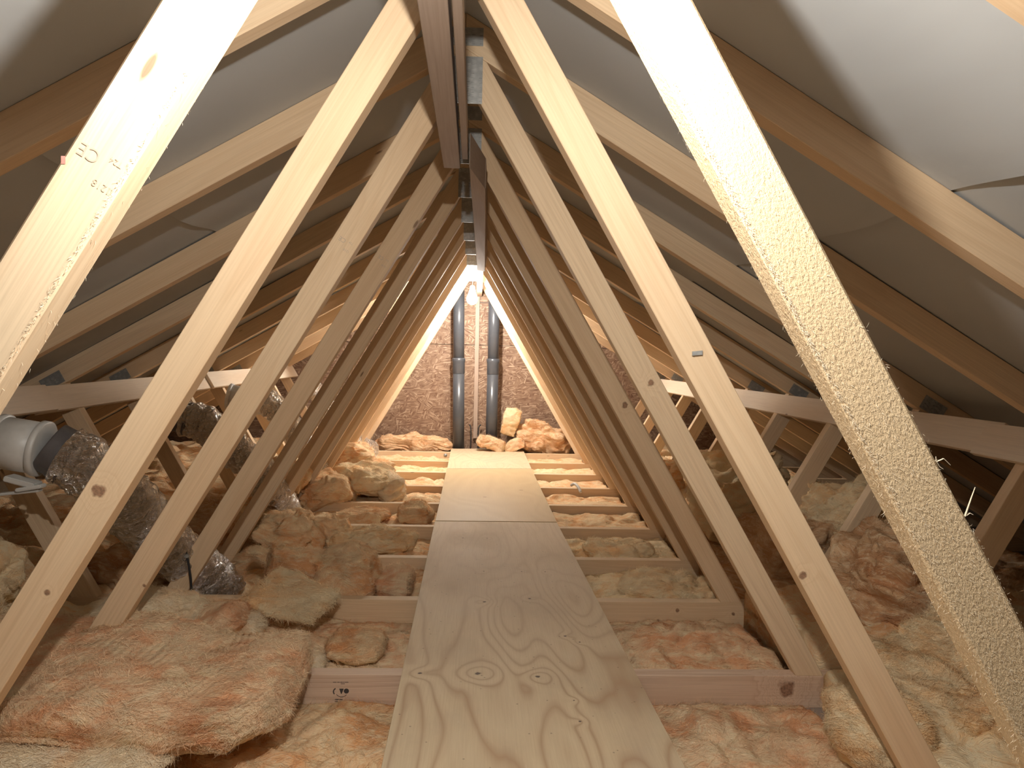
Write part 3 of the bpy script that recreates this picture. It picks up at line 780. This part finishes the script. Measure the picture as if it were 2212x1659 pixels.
def wool_lump(c, s, mat, label, seed, rot=(0, 0, 0), res=.012, amp=.35, sq=.75, zmin=None, layers=0, fib=300, taper=0, bend=0,
              group='loose pieces of glass wool', name='insulation_piece'):
    """superellipsoid piece with torn, folded surface; s = half sizes, sq 1=ellipsoid 0=box"""
    bm = bmesh.new(); n = int(max(6, min(64, max(s)*2/res)))
    bmesh.ops.create_cube(bm, size=2); bmesh.ops.subdivide_edges(bm, edges=bm.edges[:], cuts=n, use_grid_fill=True)
    Rm = (Matrix.Rotation(rot[2], 3, 'Z') @ Matrix.Rotation(rot[1], 3, 'Y') @ Matrix.Rotation(rot[0], 3, 'X'))
    sm = min(s)
    for v in bm.verts:
        p = v.co.copy(); sph = p.normalized(); q = sph.lerp(p, 1-sq)
        q = Vector((q.x*s[0], q.y*s[1], q.z*s[2]))
        if taper: 
            k = 1-taper*max(0, (q.x/s[0]+1)/2)**2; q.y *= k; q.z *= (.5+.5*k)
        if bend: q.z += bend*(q.x/s[0])**2
        wpos = Vector(c)+Rm @ q
        nd = Vector((sph.x/s[0], sph.y/s[1], sph.z/s[2])).normalized()
        d = amp*.95*sm*(fold(wpos*1.15, seed)-.38)
        if layers: d += .010*abs(noise.noise(Vector((wpos.x*7, wpos.y*7, q.z*layers+seed*3))))*2*(1-abs(nd.z)*.7)-.006
        q = q+nd*d+noise.noise_vector(wpos*13+Vector((seed, seed, 0)))*sm*.16+noise.noise_vector(wpos*4.5+Vector((seed, 0, seed)))*min(sm, .09)*.6
        wp = Vector(c)+Rm @ q
        if zmin is not None and wp.z < zmin: wp.z = zmin
        v.co = wp
    bmesh.ops.recalc_face_normals(bm, faces=bm.faces); bm.normal_update()
    fibres(bm, fib, seed)
    o = smooth(obj(name, bm, mat)); tag(o, label, 'insulation', group); return o

G = .004
def bay(k): return YJ[k-1]+T+G, YJ[k]-G     # the bay in front of joist k
ordn = {-1: 'nearest visible', 0: 'nearest', 1: 'second', 2: 'third', 3: 'fourth', 4: 'fifth', 5: 'sixth', 6: 'seventh', 7: 'eighth', 8: 'last'}
def hump(x, y, cx, cy, rx, ry, h):
    d = ((x-cx)/rx)**2+((y-cy)/ry)**2
    return h*math.exp(-d)
for k in range(0, 9):
    y0, y1 = bay(k); yc = (y0+y1)/2; res = .012 if k < 2 else (.014 if k < 4 else .018)
    # left of the walkway, inside the webs (under the plywood too, kept low)
    hl = {0: .014, 1: .026, 2: .034, 3: .040, 4: .045, 5: .055, 6: .045, 7: .050, 8: .05}[k]
    hr = {0: .014, 1: .028, 2: .046, 3: .050, 4: .055, 5: .048, 6: .046, 7: .052, 8: .05}[k]
    ml = {0: M_WOOL, 1: M_WOOLP}.get(k, M_WOOL); mr = {0: M_WOOLP, 1: M_WOOLP, 2: M_WOOLY, 3: M_WOOLY}.get(k, M_WOOL)
    def hf(x, y, b=hl, k=k, yc=yc):
        z = b*.95 + (0 if x > -.2 else hump(x, y, -.55-.1*math.sin(k*2), yc, .35, .2, .02))
        return min(z, .085) if x > -.20 else z
    wool_bed(-1.06, -.0, y0, y1, hf, res, ml, 'glass wool filling the %s bay left of the walkway' % ordn[k], 11+k, .055, 900 if k < 4 else 300)
    def hf2(x, y, b=hr, k=k, yc=yc):
        z = b + (0 if x < .58 else hump(x, y, .82+.1*math.sin(k*3), yc-.03, .28, .25, .025 if k in (2, 3, 1) else .01))
        return min(z, .055) if x < .60 else z
    wool_bed(.30, 1.06 if k else 1.04, y0, y1, hf2, res, mr, 'glass wool filling the %s bay right of the walkway' % ordn[k], 31+k, .05, 900 if k < 4 else 300)
    # outside the webs the wool is deeper
    def hf3(x, y, k=k, yc=yc):
        b = .13+.03*math.sin(k*1.7); far = max(0, x-2.35)
        return max(.03, min(b+hump(x, y, 1.75, yc, .4, .3, .08 if k != 1 else .05), RZ-RD-SL*x-.06 if x < 2.9 else .09))
    xo = 2.75
    wool_bed(1.10, xo, y0, y1, hf3, .018 if k < 4 else .026, M_WOOLB if k in (2, 3) else (M_WOOLY if k in (0, 5, 6) else M_WOOL),
             'deep glass wool outside the right webs in the %s bay' % ordn[k], 51+k, .09, 500 if k < 4 else 150, group='deep glass wool towards the eaves')
    def hf4(x, y, k=k, yc=yc):
        b = {0: .13, 1: .10, 2: .09, 3: .10, 4: .13, 5: .15}.get(k, .15)
        if k == 2 and -1.2 < x < -.95: b = .05
        return min(b+hump(x, y, -1.9, yc, .4, .3, .08), RZ-RD-SL*abs(x)-.06 if x > -2.9 else .09)
    wool_bed(-xo, -1.08, y0, y1, hf4, .018 if k < 4 else .026, M_WOOLY if k < 2 else M_WOOL,
             'deep glass wool outside the left webs in the %s bay' % ordn[k], 71+k, .09, 500 if k < 4 else 150, group='deep glass wool towards the eaves')
# foreground bay in front of the third truss is the frame's lower edge
y0, y1 = bay(-1)
wool_bed(.35, 2.5, y0, y1, lambda x, y: .07, .02, M_WOOLP, 'glass wool bed closest to the camera on the right', 90, .05, 100)
wool_bed(-2.5, -.0, y0, y1, lambda x, y: .06, .02, M_WOOL, 'glass wool bed closest to the camera on the left', 91, .04, 100)

# big slab, lower left
wool_lump((-.985, 1.885, .168), (.62, .290, .062), M_WOOLP, 'big torn slab of orange glass wool lying over the joists at the lower left', 3,
          rot=(.02, .03, -.10), res=.016, amp=.30, sq=.28, zmin=ZJ+.002, layers=60, fib=5000, group='large glass wool pieces')
wool_lump((-.49, 1.93, .150), (.13, .27, .052), M_WOOLP, 'torn pointed right end of the big glass wool slab', 31, rot=(0, .12, -.22), res=.011, amp=.4, sq=.4,
          zmin=ZJ+.002, layers=60, fib=1200, taper=.3, group='large glass wool pieces') if False else None
wool_lump((-.82, 1.60, .112), (.22, .09, .030), M_WOOLW, 'pale white tuft of wool under the slab at the bottom edge', 5, res=.011, amp=.4, zmin=.10, fib=500)
wool_lump((-1.02, 2.40, .125), (.17, .16, .070), M_WOOLW, 'pale wool clump in front of the fourth left web foot', 6, res=.011, amp=.5, zmin=.01, fib=700)
wool_lump((-.80, 2.44, .105), (.13, .13, .050), M_WOOLP, 'pinkish wool clump left of the torn yellow scrap', 7, res=.011, amp=.5, zmin=.01, fib=500)
wool_lump((-.700, 2.46, .085), (.055, .07, .045), M_WOOLW, 'small round pale tuft beside the torn yellow scrap', 8, res=.009, amp=.4, zmin=.01, fib=200)
wool_lump((-.585, 2.55, .150), (.150, .12, .017), M_WOOLY, 'torn yellow scrap of wool draped over the fourth joist', 9, rot=(.26, .14, -.40), res=.006, amp=1.3, sq=.15, layers=60, fib=900, taper=.25)
wool_lump((-.33, 2.35, .06), (.09, .12, .035), M_WOOL, 'small curled wool tuft beside the walkway behind the stamped joist', 10, res=.010, amp=.6, zmin=.01, fib=300)
wool_lump((-.52, 2.25, .05), (.12, .10, .035), M_WOOLW, 'pale tuft in the hollow under the yellow scrap', 12, res=.011, amp=.6, zmin=.01, fib=300)
# third bay left
wool_lump((-.455, 2.93, .105), (.135, .13, .105), M_WOOL, 'round ball of orange glass wool beside the walkway', 13, res=.010, amp=.30, zmin=.01, fib=900)
wool_lump((-.255, 2.90, .08), (.068, .10, .065), M_WOOLP, 'small wool ball between the round ball and the walkway', 14, res=.009, amp=.4, zmin=.01, fib=400)
wool_lump((-.67, 3.00, .13), (.15, .15, .075), M_WOOL, 'folded orange wool mass left of the round ball', 15, rot=(0, .1, .2), res=.011, amp=.5, zmin=.01, fib=800)
wool_lump((-.60, 2.82, .06), (.10, .08, .045), M_WOOLP, 'pale pink tuft in front of the folded wool mass', 16, res=.010, amp=.5, zmin=.01, fib=300)
# arch of wool
pts = bez([(-.93, 2.99, .05), (-.915, 2.99, .13), (-.85, 2.98, .185), (-.775, 2.96, .15), (-.74, 2.92, .08), (-.72, 2.88, .03)], 10)
bm = tube(pts, .026, 24, True, rf=lambda t: 1.25-.3*t)
for v in bm.verts: v.co += v.normal*0+noise.noise_vector(v.co*22)*.010+noise.noise_vector(v.co*60)*.004
bm.normal_update(); fibres(bm, 500, 4)
o = smooth(obj('insulation_piece', bm, M_WOOL)); tag(o, 'looped strand of wool arching beside the silver duct foot', 'insulation', 'loose pieces of glass wool')
# fourth bay left ridge, and further lumps
wool_lump((-.45, 3.52, .10), (.21, .11, .055), M_WOOLY, 'long ridge of wool in the fourth bay left of the walkway', 17, res=.011, amp=.7, zmin=.01, fib=700)
wool_lump((-.86, 3.55, .13), (.15, .17, .12), M_WOOL, 'bulging wool heap at the foot of the fifth left web', 18, res=.012, amp=.6, zmin=.01, fib=600)
wool_lump((-.66, 3.62, .10), (.10, .12, .09), M_WOOL, 'pointed wool lump next to the bulging heap', 19, res=.012, amp=.6, zmin=.01, fib=300)
wool_lump((-.29, 4.15, .10), (.10, .11, .055), M_WOOL, 'curled wool flap beside the walkway seam', 20, res=.011, amp=.7, zmin=.01, fib=400)
wool_lump((-.60, 4.13, .08), (.17, .12, .045), M_WOOL, 'low wool heap left of the curled flap', 21, res=.012, amp=.7, zmin=.01, fib=400)
wool_lump((-.88, 4.58, .15), (.17, .19, .10), M_WOOL, 'left lobe of the large wool pile by the far left webs', 22, res=.012, amp=.5, zmin=.01, fib=600)
wool_lump((-.70, 4.80, .18), (.22, .20, .10), M_WOOLY, 'large rolled wool pile left of the walkway', 23, rot=(0, .15, 0), res=.012, amp=.5, zmin=.02, fib=900)
wool_lump((-.50, 4.75, .14), (.09, .14, .09), M_WOOLW, 'pale fluffy edge of the large wool pile', 24, res=.012, amp=.6, zmin=.02, fib=500)
wool_lump((-.86, 5.45, .24), (.15, .14, .11), M_WOOL, 'orange wool tuft on top behind the large pile', 25, res=.013, amp=.6, zmin=.01, fib=400)
wool_lump((-.72, 5.35, .17), (.20, .12, .055), M_WOOL, 'flat wool flap with a pointed tip behind the large pile', 26, rot=(0, -.25, 0), res=.013, amp=.6, zmin=.01, fib=300, taper=.6)
# left, outside the webs
wool_lump((-1.30, 2.95, .12), (.22, .19, .10), M_WOOLB, 'brown wool clump behind the nearest silver duct', 27, res=.015, amp=.6, zmin=.01, fib=400)
wool_lump((-1.75, 2.4, .22), (.30, .22, .13), M_WOOLY, 'yellow wool pile at the left edge behind the nearest webs', 28, res=.018, amp=.5, zmin=.01, fib=500)
wool_lump((-1.25, 3.55, .17), (.16, .17, .10), M_WOOLB, 'brown wool clump beside the second duct', 29, res=.015, amp=.6, zmin=.01, fib=300)
wool_lump((-1.12, 4.35, .26), (.17, .20, .10), M_WOOL, 'wool clump between the second and third ducts', 30, res=.015, amp=.6, zmin=.01, fib=300)
# right side
wool_lump((.86, 2.92, .085), (.20, .16, .045), M_WOOLY, 'yellow wool mound in the third bay right of the walkway', 40, res=.011, amp=.8, zmin=.01, fib=700)
wool_lump((.76, 3.48, .085), (.17, .13, .035), M_WOOLY, 'pale wool mound in the fourth bay right of the walkway', 41, res=.011, amp=.8, zmin=.01, fib=500)
wool_lump((1.06, 1.74, .11), (.095, .14, .085), M_WOOLY, 'upright yellow wool mound at the foot of the third right web', 42, res=.011, amp=.45, zmin=.01, fib=700)
wool_lump((1.40, 1.88, .16), (.24, .17, .10), M_WOOLY, 'layered yellow batt at the lower right corner', 43, rot=(.1, -.25, .5), res=.012, amp=.5, sq=.4, zmin=.01, layers=60, fib=1800, group='large glass wool pieces')
wool_lump((1.13, 1.73, .13), (.15, .11, .06), M_WOOLY, 'flat yellow wool flap below the layered batt', 44, rot=(.1, -.1, .6), res=.012, amp=.5, sq=.5, zmin=.01, layers=50, fib=800)
wool_lump((1.55, 2.36, .24), (.27, .17, .17), M_WOOLB, 'brown wool mass behind the short web at the right', 45, rot=(0, .3, 0), res=.014, amp=.5, zmin=.01, fib=700)
wool_lump((1.72, 2.95, .33), (.22, .19, .19), M_WOOLY, 'fluffy yellow wool bundle right of the short webs', 46, res=.015, amp=.5, zmin=.01, fib=800)
wool_lump((1.38, 2.98, .24), (.14, .17, .15), M_WOOLB, 'folded batt with a dark brown cut face between the right webs', 47, rot=(.1, 0, .2), res=.013, amp=.25, sq=.3, zmin=.01, fib=500)
wool_lump((1.40, 3.58, .30), (.21, .19, .17), M_WOOLY, 'yellow wool pile behind the second short web on the right', 48, res=.015, amp=.4, zmin=.01, fib=500)
wool_lump((1.62, 4.15, .33), (.26, .2, .17), M_WOOLY, 'yellow wool pile further back under the right rafters', 49, res=.018, amp=.4, zmin=.01, fib=300)
wool_lump((1.28, 4.72, .22), (.15, .2, .13), M_WOOL, 'orange wool pile behind the far right webs', 50, res=.018, amp=.4, zmin=.01, fib=300)
wool_lump((2.05, 1.80, .25), (.25, .2, .14), M_WOOLY, 'wool pile at the right edge behind the nearest web', 52, res=.018, amp=.4, zmin=.01, fib=300)
# by the gable
wool_lump((.40, 7.03, .385), (.085, .055, .135), M_WOOLY, 'yellow wedge of wool leaning upright against the right pipe', 60, rot=(.1, .28, 0), res=.010, amp=.45, sq=.4, fib=400)
wool_lump((.20, 6.88, .185), (.150, .07, .065), M_WOOLP, 'pink wool wedge lying at the far end of the walkway', 61, rot=(0, .28, 0), res=.010, amp=.4, sq=.45, taper=0, fib=300)
wool_lump((.42, 6.90, .165), (.12, .08, .050), M_WOOLP, 'flat wool scrap sliding onto the far plywood end', 62, rot=(0, -.4, 0), res=.010, amp=.4, sq=.5, fib=200)
wool_lump((.72, 7.03, .20), (.27, .10, .19), M_WOOLB, 'brown wool heap against the gable right of the pipes', 63, rot=(0, .35, 0), res=.014, amp=.6, zmin=.01, fib=400)
wool_lump((-.55, 7.05, .13), (.38, .09, .10), M_WOOLB, 'brown wool strip along the foot of the gable at the left', 64, res=.014, amp=.5, zmin=.01, fib=300)
# plastic wrap scrap in the right bay, its highlight painted as white
bm = tube(bez([(.735, 5.02, .125), (.755, 4.99, .14), (.775, 4.94, .125), (.785, 4.90, .10)], 8), .010, 10, True)
o = smooth(obj('plastic_scrap', bm, M_PLASTIC)); tag(o, 'small curved plastic wrap scrap, highlight painted white, on the wool right of the walkway', 'plastic scrap')
# round screw washer mark left of the far walkway
o = smooth(obj('round_washer', tube([(-.235, YJ[8]-.004, .068), (-.235, YJ[8]-.0005, .068)], .016, 24), M_GALV)); tag(o, 'small round washer on the last joist left of the walkway', 'washer')
